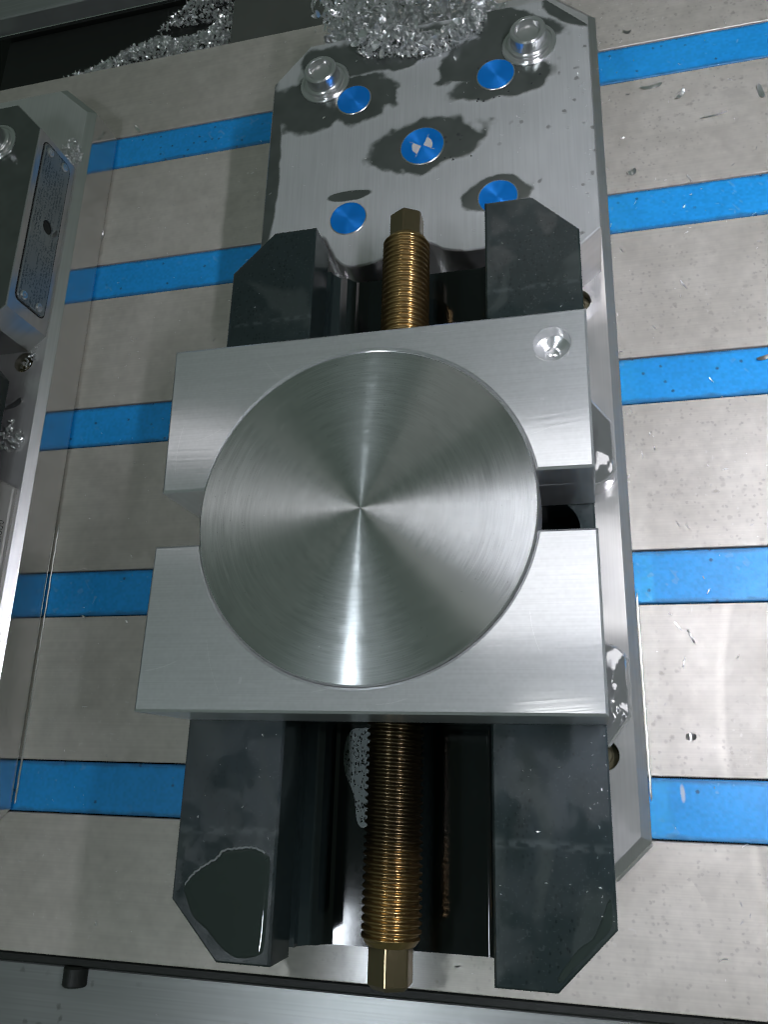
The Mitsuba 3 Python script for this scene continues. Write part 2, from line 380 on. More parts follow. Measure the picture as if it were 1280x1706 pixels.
scene['black_steel'] = two({'type': 'principled', 'base_color': mikit.proc(body_col), 'roughness': mikit.proc(body_rough), 'metallic': 0.0, 'specular': 0.42})
scene['wet_black'] = two({'type': 'principled', 'base_color': rgb(0.021, 0.030, 0.026), 'roughness': 0.05, 'specular': 0.42})
scene['foam_pale'] = two({'type': 'principled', 'base_color': rgb(0.13, 0.15, 0.145), 'roughness': 0.4})
scene['foam'] = two({'type': 'principled', 'base_color': rgb(0.20, 0.24, 0.24), 'roughness': 0.5})

def screw_col(p, n, uv):
    c = mix((0.34, 0.22, 0.09), (0.50, 0.345, 0.15), fbm(p.x * 70, p.y * 70, 4, 3))
    grime = smoothstep(-0.128, -0.094, p.y + 0.010 * (fbm(p.x * 150, p.y * 150, 5, 2) - 0.5)) * smoothstep(0.02, -0.02, p.y)
    c = c * (0.8 + 0.4 * noise(p.x * 500, p.y * 120, p.z * 500))
    return mix(c, (0.050, 0.043, 0.030), 0.88 * grime)
scene['bronze'] = two({'type': 'principled', 'base_color': mikit.proc(screw_col), 'roughness': 0.25, 'metallic': 0.95})
scene['bronze_drive'] = two({'type': 'principled', 'base_color': rgb(0.235, 0.185, 0.11), 'roughness': 0.22, 'metallic': 0.9})
scene['olive_bore'] = two({'type': 'principled', 'base_color': rgb(0.06, 0.055, 0.025), 'roughness': 0.35, 'metallic': 0.5})
scene['clear_bead'] = two({'type': 'principled', 'base_color': rgb(0.80, 0.80, 0.78), 'roughness': 0.16, 'metallic': 0.85})

def tag_col(p, n, uv):
    y, z = p.y * 1000, p.z * 1000
    row = dr.floor((z - 35) / 2.2)
    inrow = smoothstep(0.15, 0.25, (z - 35) / 2.2 - row) * smoothstep(0.95, 0.85, (z - 35) / 2.2 - row)
    ch = smoothstep(0.45, 0.55, noise(y * 1.5, row * 5.1, z * 1.2)) * inrow
    area = smoothstep(0.2, 0.5, noise(y * 0.10, row * 0.8, 3))
    base = mix((0.20, 0.235, 0.245), (0.28, 0.30, 0.285), fbm(p.y * 60, p.z * 60, 1, 3))
    return mix(base, (0.05, 0.075, 0.09), ch * area * 0.85)
scene['name_tag'] = two({'type': 'principled', 'base_color': mikit.proc(tag_col), 'roughness': 0.4, 'metallic': 0.4})
scene['scale_steel'] = two({'type': 'principled', 'base_color': mikit.proc(lambda p, n, uv: mix((0.36, 0.345, 0.32), (0.46, 0.445, 0.42), fbm(p.x * 70, p.y * 70, 1, 3))), 'roughness': 0.42, 'metallic': 0.3})
scene['ink'] = two({'type': 'principled', 'base_color': rgb(0.03, 0.03, 0.03), 'roughness': 0.6})
scene['chip_metal'] = two({'type': 'principled', 'base_color': rgb(0.93, 0.93, 0.94), 'roughness': 0.24, 'metallic': 0.95})
scene['chip_dark'] = two({'type': 'principled', 'base_color': rgb(0.40, 0.39, 0.38), 'roughness': 0.3, 'metallic': 0.9})
scene['droplet'] = two({'type': 'principled', 'base_color': rgb(0.04, 0.045, 0.045), 'roughness': 0.05, 'specular': 0.6})
scene['lamp_housing'] = two({'type': 'principled', 'base_color': rgb(0.3, 0.3, 0.3), 'roughness': 0.5})

# ------------------------------------------------------------------ lamps as objects
def rot_frame(c, t, ldir):
    c, t = np.array(c, float), np.array(t, float)
    z = (t - c) / np.linalg.norm(t - c)
    y = np.array(ldir, float) - z * np.dot(ldir, z)
    y /= np.linalg.norm(y)
    x = np.cross(y, z)
    M = np.eye(4)
    M[:3, 0], M[:3, 1], M[:3, 2], M[:3, 3] = x, y, z, c
    return M
for key, lab, c, t, wd, ln, rad, ld in LAMPS:
    thing(key, lab, 'lamp')
    M = rot_frame(c, t, ld)
    h = box(-wd / 2 - 0.02, wd / 2 + 0.02, -ln / 2 - 0.02, ln / 2 + 0.02, -0.05, -0.004, 0.006)
    h = tm(trimesh.transform_points(np.asarray(h.vertices), M), h.faces)
    add(f'{key}__housing', h, 'lamp_housing', scale=1)
    scene[f'{key}__diffuser'] = {'type': 'rectangle', 'to_world': T(M.tolist()).scale([wd / 2, ln / 2, 1]),
                                 'bsdf': {'type': 'ref', 'id': 'lamp_housing'}, 'emitter': {'type': 'area', 'radiance': {'type': 'rgb', 'value': list(rad)}}}

# ------------------------------------------------------------------ the machine table with its T-slots
YT = [309.2 - 100 * i for i in range(5)]
HW = 12.2
TX0, TX1, TY0, TY1 = -620, 620, -166.6, 386.0
lands = []
edges = [TY0] + [v for y in reversed(YT) for v in (y - HW - 0.7, y + HW + 0.7)] + [TY1]
for i in range(0, len(edges), 2):
    lands.append(box(TX0, TX1, edges[i], edges[i + 1], -22, 0, 0.35))
lands.append(box(TX0, TX1, TY0 + 2, TY1 - 2, -60, -22.2, 0.3))
add('table', cat(lands), 'table_iron', smooth=False, label='grey machine table with slots, drying coolant film and rust freckles', kind='structure')
names = ['first blue slot cover strip, nearest the far end of the table', 'second blue slot cover strip from the far end, ending by the plate corner',
         'third blue slot cover strip from the far end, beside the rear jaw', 'fourth blue slot cover strip from the far end, beside the front jaw',
         'front blue slot cover strip with a pale worn scar, nearest the table edge']
for y, lab in zip(YT, names):
    k = thing('slot_cover' if 'slot_cover' not in labels else f'slot_cover_{sum(s.startswith("slot_cover") for s in labels):03d}', lab, 'cover strip', 'blue slot covers in the table')
    add(k, box(TX0 + 1, TX1 - 1, y - HW, y + HW, -6, -0.25, 0.5), 'blue_plastic', smooth=False)
add('slot_floor', cat([box(TX0 + 1, TX1 - 1, y - HW - 0.65, y + HW + 0.65, -21.8, -7, 0.2) for y in YT]), 'black_gap', smooth=False, label='dark floors of the table slots under the blue covers', kind='structure')

# what lies beyond the table's edges
add('way_cover', box(-640, 640, -420, -172.0, -14, -6, 0.6), 'cover_steel', smooth=False, label='grey steel way cover in front of the table edge', kind='structure')
add('edge_seal', box(-640, 640, -171.4, -167.2, -16, -2.6, 0.8), 'black_rubber', smooth=False, label='black rubber seal strip along the front table edge', cat_='seal')
k = add('edge_bumper', lathe([(0, 0), (5.2, 0), (6.0, 0.8), (6.0, 8), (5.2, 9), (0, 9)], 32, at=(-177.3, -180.0, -5.5), axis='y'), 'black_rubber',
        label='small black rubber bumper below the front table edge', cat_='bumper')
add('rear_cover', box(-149, 700, 386.6, 900, -12, -1.2, 0.6), 'dark_sheet', smooth=False, label='dark sheet cover behind the table', kind='structure')
pit = cat([box(-900, -149.5, 386.5, 455, -160, -150, 0.3), box(-900, -149.5, 455, 458, -160, -14, 0.2), box(-149.4, -146, 386.7, 456, -160, -12.5, 0.2)])
add('chip_pit', pit, 'pit_black', smooth=False, label='black open chip trough behind the table', kind='structure')
add('rear_rail', box(-900, -158, 458.5, 520, -14, 0, 1.2), 'cover_steel', smooth=False, label='pale steel rail beyond the black chip trough', cat_='rail')

# ------------------------------------------------------------------ fixtures: base plate with a raised block, and the vise on it
OCT_NEAR = smooth_open([(72.6, 146.2), (66, 145), (56, 145.2), (46, 148), (36, 151.6), (28, 151.6), (19.6, 151.8), (11, 154), (4.2, 158.2), (-5, 160.5), (-12, 158),
                        (-18, 153.4), (-26, 151), (-35.6, 151), (-41.9, 155.8), (-45.3, 162.4), (-49.5, 170), (-57, 168), (-62, 156), (-66, 148), (-72.6, 146.2)], 7)
OCT = np.vstack([OCT_NEAR, [(-82.4, 154.8), (-82.4, 272), (-63, 294.6), (63, 294.6), (82.4, 273.5), (82.4, 154.8)]])
OCT_PLAIN = np.array([(72.6, 146.2), (82.4, 154.8), (82.4, 273.5), (63, 294.6), (-63, 294.6), (-82.4, 272), (-82.4, 154.8), (-72.6, 146.2)])
BASE = [(61, -129), (88, -102.5), (88, 319), (62, 343.5), (-62, 343.5), (-88, 319), (-88, -102.5), (-61, -129)]
ZB, ZO, ZL, ZR, ZJ = 28.9, 63.3, 41.6, 108.5, 145.3

def arc(cx, cy, r, a0, a1, n):
    t = np.radians(np.linspace(a0, a1, n))
    return [(cx + r * math.cos(k), cy + r * math.sin(k)) for k in t]

LOBE_UP = [(60, 81), (74.0, 81.2), (82.6, 69.5), (82.6, 47.5)] + arc(73.0, 51.0, 10.6, -18, -88, 9) + [(60, 40.4)]
LOBE_DN = [(x, 13.5 - y) for x, y in LOBE_UP]

def build_base(root, ox, block, first):
    bp = ccw(BASE)
    base = man(moved(loft([(inset(bp, 1.3), 0.02), (inset(bp, 1.1), 0.9), (bp, 1.5), (bp, ZB - 4.0), (inset(bp, 4.3), ZB)]), (ox, 0, 0)))
    holes = [(70.6, 139.5, 6.2), (71.2, -70.4, 6.4)]
    for hx, hy, hr in holes:
        base -= man(lathe([(0, ZB - 7), (hr, ZB - 7), (hr, ZB + 2), (0, ZB + 2)], 40, at=(ox + hx, hy, 0)))
    add(f'{root}__base', from_man(base), 'milled_aluminium', smooth=25)
    for hx, hy, hr in holes:
        add(f'{root}__bore', lathe([(0, ZB - 6.8), (hr - 0.1, ZB - 6.8), (hr - 0.1, ZB - 4.8), (hr - 2.6, ZB - 4.8), (hr - 2.8, ZB - 5.6), (0, ZB - 5.6)], 40, at=(ox + hx, hy, 0)), 'olive_bore')
    add(f'{root}__block', moved(slab(block, ZB + 0.05, ZO, 0.8), (ox, 0, 0)), 'plate_aluminium', smooth=22)
    for l in ((LOBE_UP, LOBE_DN) if first else ()):
        for sx in (1, -1):
            p = [(sx * x, y) for x, y in l]
            add(f'{root}__lug', moved(slab(p, ZB + 0.05, ZL, 0.5), (ox, 0, 0)), 'milled_aluminium', smooth=20)

FX = thing('base_plate', 'silver aluminium base plate with blue discs and two round bosses, under the vise', 'base plate', 'chamfered aluminium base plates')
build_base(FX, 0, OCT, True)
LX = -311.0
FL = thing('base_plate_001', 'silver base plate at the far left with a riveted name tag on its block', 'base plate', 'chamfered aluminium base plates')
build_base(FL, LX, OCT_PLAIN, False)

# bead of coolant that stands at the foot of the base plates
def bead(pts, r=1.0, sides=8):
    pts = np.asarray(pts, float)
    v, f = [], []
    for i, p in enumerate(pts):
        d = pts[min(i + 1, len(pts) - 1)] - pts[max(i - 1, 0)]
        d /= np.linalg.norm(d) + 1e-9
        nrm = np.array([-d[1], d[0], 0])
        k = r * (1 if 0 < i < len(pts) - 1 else 0.15)
        for a in np.arange(sides) / sides * 2 * np.pi:
            v.append(p + nrm * k * math.cos(a) + np.array([0, 0, 0.62 * k * math.sin(a)]))
    n = sides
    for i in range(len(pts) - 1):
        for s in range(n):
            a, b = i * n + s, i * n + (s + 1) % n
            f += [(a, a + n, b + n), (a, b + n, b)]
    return tm(v, f)
ys = np.linspace(2, -88, 46)
add('coolant_bead', bead([(90.1 + 0.12 * math.sin(y * 0.7), y, 0.12) for y in ys], 0.6), 'clear_bead', smooth=True, label='thin bright bead of coolant along the right foot of the base plate', cat_='coolant bead')
add('coolant_bead', bead([(90.2 - t * 26.2, -104.2 - t * 25.8, 0.12) for t in np.linspace(0.02, 0.62, 30)], 0.6), 'clear_bead', smooth=True,
    label='thin bright bead of coolant along the cut front right corner of the base plate', cat_='coolant bead')
add('coolant_bead', bead([(LX + 89.2 + 0.12 * math.sin(y * 0.6), y, 0.12) for y in np.linspace(50, -100, 80)], 0.6), 'clear_bead', smooth=True,
    label='thin bright bead of coolant along the foot of the left base plate', cat_='coolant bead')

# ---- blue discs in the block: turned faces with true polar uv
def polar_disc(cx, cy, z, R, rings, n, c=0.0, dish=0.0):
    rs = np.asarray(rings, float)
    t = np.arange(n + 1) / n * 2 * np.pi
    v = np.stack([cx + rs[:, None] * np.cos(t), cy + rs[:, None] * np.sin(t), np.repeat(np.full((len(rs), 1), z), n + 1, 1)], -1).reshape(-1, 3)
    uv = np.stack([np.repeat(rs[:, None], n + 1, 1) * MM, np.repeat(t[None] / (2 * np.pi), len(rs), 0)], -1).reshape(-1, 2)
    f = []
    i = np.arange(n)
    for k in range(len(rs) - 1):
        a, b = k * (n + 1), (k + 1) * (n + 1)
        f += [np.stack([a + i, b + i, b + i + 1], 1), np.stack([a + i, b + i + 1, a + i + 1], 1)]
    return tm(v, np.vstack(f)), uv

disc_labels = {(-1, 1): 'rear left', (1, 1): 'rear right', (0, 0): 'middle', (-1, -1): 'front left', (1, -1): 'front right'}
for (i, j), R in {(-1, 1): 9.3, (1, 1): 9.6, (0, 0): 11.2, (-1, -1): 9.5, (1, -1): 9.6}.items():
    cx, cy = 36.7 * i, 215.2 + 36.6 * j
    k = add(f'{FX}__disc', lathe([(0, ZO - 3), (R, ZO - 3), (R, ZO + 0.10), (R - 0.35, ZO + 0.42), (R - 0.5, ZO + 0.40), (0, ZO + 0.38)], 72, at=(cx, cy, 0)), 'steel_side')
    m, uv = polar_disc(cx, cy, ZO + 0.45, R, [0.02, 1, 3, 6, R - 0.5], 240)
    kk = add(f'{k}__face', m, 'blue_anodised', smooth=True, uv=uv)
    labels[kk] = {'label': disc_labels[(i, j)] + ' blue anodised disc face with circular turning marks'}
    if (i, j) == (0, 0):
        for a0 in (-28, 152):
            p = [(0.6 * math.cos(math.radians(a0 + 45)), 0.6 * math.sin(math.radians(a0 + 45)))] + [(0.0 + 5.2 * math.cos(math.radians(a)), 5.2 * math.sin(math.radians(a))) for a in range(a0, a0 + 91, 6)]
            add(f'{k}__print', moved(slab(p, ZO + 0.46, ZO + 0.52, 0.01), (cx, cy, 0)), 'bare_spot', smooth=False)
        for a in (-28, 62):
            c_, s_ = math.cos(math.radians(a)), math.sin(math.radians(a))
            for sg_ in (1, -1):
                q = [(sg_ * c_ * 4.6 - s_ * 0.11, sg_ * s_ * 4.6 + c_ * 0.11), (sg_ * c_ * 7.2 - s_ * 0.11, sg_ * s_ * 7.2 + c_ * 0.11),
                     (sg_ * c_ * 7.2 + s_ * 0.11, sg_ * s_ * 7.2 - c_ * 0.11), (sg_ * c_ * 4.6 + s_ * 0.11, sg_ * s_ * 4.6 - c_ * 0.11)]
                add(f'{k}__print', moved(slab(q, ZO + 0.46, ZO + 0.52, 0.01), (cx, cy, 0)), 'bare_spot', smooth=False)

# ---- round bosses
def boss(root, x, y):
    add(f'{root}__boss', lathe([(0, ZO - 2), (13.4, ZO - 2), (13.4, ZO + 0.6), (12.9, ZO + 1.1), (11.6, ZO + 1.1), (11.2, ZO + 0.6), (10.4, ZO + 0.7), (10.2, ZO + 2.2), (9.2, ZO + 2.8),
                                (8.7, ZO + 3.6), (8.7, ZO + 8.6), (8.0, ZO + 9.4), (6.6, ZO + 9.4), (6.1, ZO + 8.9), (5.6, ZO + 6.6), (4.8, ZO + 6.3), (0, ZO + 6.1)], 72, at=(x, y, 0)),
        'polished_aluminium', smooth=35)
boss(FX, -53.3, 267)
boss(FX, 53.5, 267)
boss(FL, LX + 53.4, 267)

# ------------------------------------------------------------------ the vise bodies
def build_vise(root, ox, first):
    half = [(72.3, 39.0), (72.3, ZR), (35.8, ZR), (35.8, 91.2), (50.5, 91.2), (50.5, 76.2), (39.4, 76.2), (39.0, 73.5), (36.4, 70.3), (33.4, 69.6), (31.8, 67.4), (30.2, 65.6), (28.4, 65.0), (10, 65.0)]
    sec = half + [(-x, z) for x, z in reversed(half)]
    cs = m3.CrossSection([np.array(ccw(sec), float)])
    L = 139.9
    body = m3.Manifold.extrude(cs, 2 * L).rotate([90, 0, 0]).translate([0, L, 0])
    plan = [(72.3, -L + 17.8), (72.3, L - 17.8), (54.5, L), (-54.5, L), (-72.3, L - 17.8), (-72.3, -L + 17.8), (-54.5, -L), (54.5, -L)]
    body ^= man(slab(plan, 30, ZR + 0.02, 0.7))
    # small bevels on the inner rail edges
    for sx in (-1, 1):
        b = m3.Manifold.cube([1.6, 400, 1.6], True).rotate([0, 45, 0]).translate([sx * 35.8, 0, ZR + 0.35])
        body -= b
    body -= man(lathe([(0, 80), (11.0, 80), (11.0, 120), (0, 120)], 48, at=(56.2, 1.5, 0)))
    body -= man(lathe([(0, 80), (11.0, 80), (11.0, 120), (0, 120)], 48, at=(-56.2, 1.5, 0)))
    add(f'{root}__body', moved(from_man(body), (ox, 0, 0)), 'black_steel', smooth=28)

VX = thing('vise', 'black steel centring vise holding the turned disc between two aluminium jaws', 'vise', 'black machine vises on the table')
build_vise(VX, 0, True)
VL = thing('vise_001', 'black vise mostly outside the left picture edge', 'vise', 'black machine vises on the table')
build_vise(VL, LX, False)

# ---- lead screw: helical thread and hexagonal drives
def thread(y0, y1, R, depth, pitch, za, n=72, per=9):
    m = int((y1 - y0) / pitch * per)
    y = np.linspace(y0, y1, m + 1)
    t = np.arange(n) / n * 2 * np.pi
    ph = (y[:, None] / pitch + t[None] / (2 * np.pi)) % 1.0
    w = np.clip(np.abs(ph - 0.5) * 2, 0, 1)
    s = np.clip((w - 0.22) / 0.5, 0, 1)
    r = R - depth * s * s * (3 - 2 * s)
    e = np.clip(np.minimum(y - y0, y1 - y) / 2.5, 0, 1)
    r = np.minimum(r, (R - 2.0 + 2.0 * e)[:, None])
    v = np.stack([r * np.sin(t), np.repeat(y[:, None], n, 1), za + r * np.cos(t)], -1).reshape(-1, 3)
    i, j = np.arange(n), (np.arange(n) + 1) % n
    f = []
    for k in range(m):
        a, b = k * n, (k + 1) * n
        f += [np.stack([a + i, b + j, a + j], 1), np.stack([a + i, b + i, b + j], 1)]
    f.append(np.stack([0 * i[:-2], j[:-2], j[1:-1]], 1))
    f.append(np.stack([0 * i[:-2], j[1:-1], j[:-2]], 1) + m * n)
    mesh = tm(v, np.vstack(f))
    if mesh.volume < 0:
        mesh.invert()
    return mesh

def hex_bar(y0, y1, af, za, c=0.9, end=1):
    t = np.radians(np.arange(6) * 60 + 90)
    rr = af / math.sqrt(3)
    p = np.stack([rr * np.cos(t), rr * np.sin(t)], 1)
    # rounded corners
    q = sg.Polygon(p).buffer(-1.5).buffer(1.5, quad_segs=5)
    q = np.array(q.exterior.coords)[:-1]
    m = slab(q, 0, abs(y1 - y0), c)
    v = np.asarray(m.vertices)
    out = np.stack([v[:, 0], y0 + end * v[:, 2], za + v[:, 1]], 1)
    f = m.faces if end < 0 else m.faces[:, ::-1]
    return tm(out, f)

ZS = 92.0
add(f'{VX}__lead_screw', thread(-133.6, 139.0, 10.1, 1.0, 2.5, ZS), 'bronze', smooth=40)
add(f'{VX}__lead_screw__drive', hex_bar(-133.0, -146.2, 13.6, ZS, 1.5, -1), 'bronze_drive', smooth=20)
add(f'{VX}__lead_screw__drive', hex_bar(138.2, 151.6, 13.4, ZS, 1.1, 1), 'bronze_drive', smooth=20)

# ---- jaws
RJ = 56.28
def tilted(mesh, deg, y, z):
    # the jaws lift a little at their outer ends: the upper half leans, the flanks stay upright
    v = np.array(mesh.vertices)
    v[:, 2] += math.tan(math.radians(deg)) * (v[:, 1] - y) * np.clip((v[:, 2] - 112) / 15, 0, 1)
    return tm(v, mesh.faces)

def jaw(sign, tilt):
    y_in, y_out = (9.9, 63.7) if sign > 0 else (-9.4, -63.7)
    a_in = math.degrees(math.asin(abs(y_in) / RJ))
    x = 72.6
    if sign > 0:
        a = arc(-0.37, 0.15, RJ, 180 - a_in, a_in, 160)
        up = [(-x, y_out), (-x, y_in)] + a + [(x, y_in), (x, y_out)]
    else:
        a = arc(-0.37, 0.15, RJ, -a_in, -180 + a_in, 160)
        up = [(x, y_out), (x, y_in)] + a + [(-x, y_in), (-x, y_out)]
    up = ccw(up)
    p0 = ccw([(-x, y_in), (x, y_in), (x, y_out), (-x, y_out)])
    # lower block and upper block are one solid with the clamping step at 131
    low = man(loft([(inset(p0, 0.5), ZR + 0.05), (p0, ZR + 0.55), (p0, 131.0)]))
    hi = man(loft([(up, 130.9), (up, ZJ - 0.8), (inset(up, 0.8), ZJ)]))
    m = low + hi
    if sign > 0:
        m -= man(lathe([(0, ZJ - 10), (6.05, ZJ - 6), (6.05, ZJ + 2), (0, ZJ + 2)], 64, at=(61.4, 52.3, 0)))
    return tilted(from_man(m), tilt, (y_in + y_out) / 2, ZJ)
add(f'{VX}__jaw', jaw(1, 2.2), 'jaw_aluminium', smooth=18)
labels[f'{VX}__jaw'] = {'label': 'rear aluminium soft jaw with one shiny countersunk hole'}
add(f'{VX}__jaw__hole', lathe([(0.3, ZJ - 8.9), (1.2, ZJ - 8.4), (2.2, ZJ - 8.2), (2.6, ZJ - 7.4), (5.9, ZJ - 5.6), (5.95, ZJ - 0.7), (6.3, ZJ + 0.03), (6.55, ZJ + 0.03)], 64, at=(61.4, 52.3, 0.42)), 'bright_bore', smooth=30)
add(f'{VX}__jaw', jaw(-1, -1.4), 'jaw_aluminium', smooth=18)
labels[f'{VX}__jaw_001'] = {'label': 'front aluminium soft jaw, plain, nearer the camera'}
for s in (1, -1):
    y0, y1 = sorted((s * 12, s * 62))
    add(f'{VX}__carriage', box(-35.2, 35.2, y0, y1, 66.5, ZR - 0.2, 0.8), 'black_steel', smooth=False)

# ------------------------------------------------------------------ the workpiece: a turned disc
WP = thing('steel_disc', 'round turned metal disc with fine circular tool marks, clamped in the jaws', 'disc')
RD, ZD = 56.1, 145.75
DX, DY = -0.37, 0.15
add(f'{WP}__rim', lathe([(0, 131.2), (RD - 0.4, 131.2), (RD, 131.6), (RD, ZD - 0.55), (RD - 0.55, ZD), (RD - 1.0, ZD - 0.03), (0, ZD - 0.05)], 360, at=(DX, DY, 0)), 'steel_side', smooth=30)
m, uv = polar_disc(DX, DY, ZD + 0.02, RD, [0.25, 1, 2.5, 5, 10, 16, 23, 30, 38, 46, RD - 0.55], 720)
add(f'{WP}__face', m, 'turned_steel', smooth=True, uv=uv)
labels[f'{WP}__face'] = {'label': 'brushed round top face with radial light streaks'}

# ------------------------------------------------------------------ name tag, scale and writing on the left fixture
xw = LX + 82.4
yy0, yy1, z0, z1 = 163.6, 268.4, 34.2, 57.4
tag = np.array(sg.Polygon([(yy0, z0), (yy1, z0), (yy1, z1), (yy0, z1)]).buffer(-3).buffer(3, quad_segs=6).exterior.coords)[:-1]
def on_wall(mesh, off=0.0):
    v = np.asarray(mesh.vertices)
    return tm(np.stack([xw + v[:, 2] + off, v[:, 0], v[:, 1]], 1), mesh.faces)
tagm = man(slab(tag, 0.05, 1.0, 0.2)) - man(lathe([(0, -2), (4.3, -2), (4.3, 5), (0, 5)], 40, at=(218.2, 44.2, 0)))
add(f'{FL}__name_tag', on_wall(from_man(tagm)), 'name_tag', smooth=20)
fr = m3.CrossSection([np.array(ccw(np.array(sg.Polygon(tag).buffer(1.1).exterior.coords)[:-1]))]) - m3.CrossSection([np.array(ccw(np.array(sg.Polygon(tag).buffer(0.35).exterior.coords)[:-1]))])
add(f'{FL}__tag_groove', on_wall(from_man(m3.Manifold.extrude(fr, 0.25).translate([0, 0, 0.02]))), 'black_gap', smooth=False)
for y, z in ((264.2, 53.0), (264.6, 39.8), (167.2, 53.0), (167.2, 39.8)):
    add(f'{FL}__name_tag__screw', on_wall(lathe([(0, 0.6), (2.6, 0.6), (2.6, 1.5), (1.9, 2.1), (1.1, 2.1), (0.9, 1.2), (0, 1.2)], 28, at=(y, z, 0))), 'polished_aluminium', smooth=30)
add(f'{FL}__name_tag__hole', on_wall(lathe([(0, 0.12), (4.2, 0.12), (4.2, 0.2), (0, 0.2)], 32, at=(218.2, 44.2, 0))), 'pit_black', smooth=False)
sc_poly = [(LX + 40, 66.0), (LX + 71.8, 66.0), (LX + 81.6, 61.5), (LX + 81.6, -66), (LX + 40, -66)]
add(f'{FL}__scale_plate', slab(sc_poly, ZB + 0.1, ZB + 3.2, 0.7), 'scale_steel', smooth=False)
tx = meshkit.text_mesh('30.000', 3.9, 0.05)
v = np.asarray(tx.vertices)
wd = v[:, 0].max()
v = np.stack([v[:, 0] / wd * 15.6 + 0.18 * v[:, 1], v[:, 1], v[:, 2]], 1)
v = np.stack([LX + 79.4 - v[:, 1], 27.0 + v[:, 0], ZB + 3.21 + v[:, 2]], 1)
add(f'{FL}__scale_plate__number', tm(v, tx.faces), 'ink', smooth=False, label='small dark slanted engraved number 30.000')

# ------------------------------------------------------------------ coolant: puddles standing on the rails and lugs
def puddle(pts, z, h=0.5, rim=1.2, seed=1, n=8):
    p = ccw(smooth_closed(pts, n))
    g = sg.Polygon(p).buffer(0)
    rings = []
    for d, hh in ((0.0, 0.0), (0.22, 0.42), (0.6, 0.78), (1.2, 0.95), (2.0, 1.0)):
        rings.append((inset(p, d * rim), z + h * hh))
    return loft([(p, z - 0.05)] + rings)
RP = [(-67.3, -116.5), (-62.5, -112.2), (-57, -109.2), (-54.5, -106.6), (-48.8, -105.7), (-44, -105.2), (-39.0, -106.9), (-37.9, -109), (-37.7, -122), (-38.0, -133.5), (-39.6, -136.6), (-46.5, -138.0), (-51.8, -136.0),
      (-56.6, -132.2), (-58.6, -130.4), (-63.4, -127.2), (-66.1, -123), (-67.9, -119)]
add('coolant_puddle', puddle(RP, ZR, 0.42, 0.75, n=5), 'wet_black', smooth=True, label='dark green coolant puddle on the front end of the left vise rail', cat_='coolant puddle')
rim = smooth_open([(-68.0, -118.2), (-66.0, -115.0), (-62.4, -111.9), (-57.2, -108.8), (-54.6, -106.2), (-49, -105.2), (-44, -104.8), (-39.4, -106.4)], 6)
v_ = [np.array([x, y, ZR + 0.12]) for x, y in rim + 0.25 * np.column_stack([np.sin(np.arange(len(rim)) * 1.9), np.cos(np.arange(len(rim)) * 2.7)])]
add('coolant_foam', bead(v_, 0.38, 6), 'foam_pale', smooth=True, label='pale ragged foam line along the rear edge of the puddle on the left vise rail', cat_='foam')
RQ = [(70.6, -113.5), (70.9, -119.5), (69.5, -122.8), (66.4, -125.8), (63.2, -129.2), (59.0, -133.2), (55.4, -136.9), (54.6, -135.6), (57.6, -131.4), (60.6, -127.9), (62.2, -126.6), (65.0, -124.6), (67.2, -120.6), (68.6, -117.4)]
add('coolant_puddle', puddle(RQ, ZR, 0.34, 0.45, n=6), 'wet_black', smooth=True, label='narrow bead of coolant along the chamfered front corner of the right vise rail', cat_='coolant puddle')
for l, lab in ((LOBE_UP, 'rippled shiny coolant film on the lug right of the rear jaw'), (LOBE_DN, 'rippled shiny coolant film on the lug right of the front jaw')):
    g = sg.Polygon(l).buffer(-0.9)
    q = ccw(np.array(g.exterior.coords)[:-1])
    mm_ = trimesh.creation.extrude_polygon(sg.Polygon(q), 0.5, engine='earcut')
    top = slab(q, ZL + 0.02, ZL + 0.7, 0.35)
    add('coolant_film', top, 'wet_film', smooth=40, label=lab, cat_='coolant film')

# foam patch on the channel floor beside the screw
fp = sg.Polygon(smooth_closed([(-21, -63.5), (-15.6, -65), (-14.2, -80), (-14.8, -94), (-17.2, -99.5), (-20.4, -98), (-22.4, -88), (-26.4, -79), (-26.6, -70), (-24.4, -64.6)], 6))
blobs = []
for _ in range(420):
    x, y = rng.uniform(-27, -13.5), rng.uniform(-99, -64)
    if fp.contains(sg.Point(x, y)):
        blobs.append((x, y))
holes_ = shapely.union_all([sg.Point(x, y).buffer(1, quad_segs=3) if False else shapely.affinity.scale(sg.Point(x, y).buffer(1.0, quad_segs=3), rng.uniform(0.12, 0.34), rng.uniform(0.2, 0.7)) for x, y in blobs[:210]])
fo = fp.difference(holes_)
fo = max(fo.geoms, key=lambda g: g.area) if hasattr(fo, 'geoms') else fo
fm = trimesh.creation.extrude_polygon(fo, 0.35, engine='earcut')
add('coolant_foam', moved(fm, (0, 0, 65.25)), 'foam', smooth=False, label='grey patch of coolant foam on the channel floor left of the screw', cat_='foam')

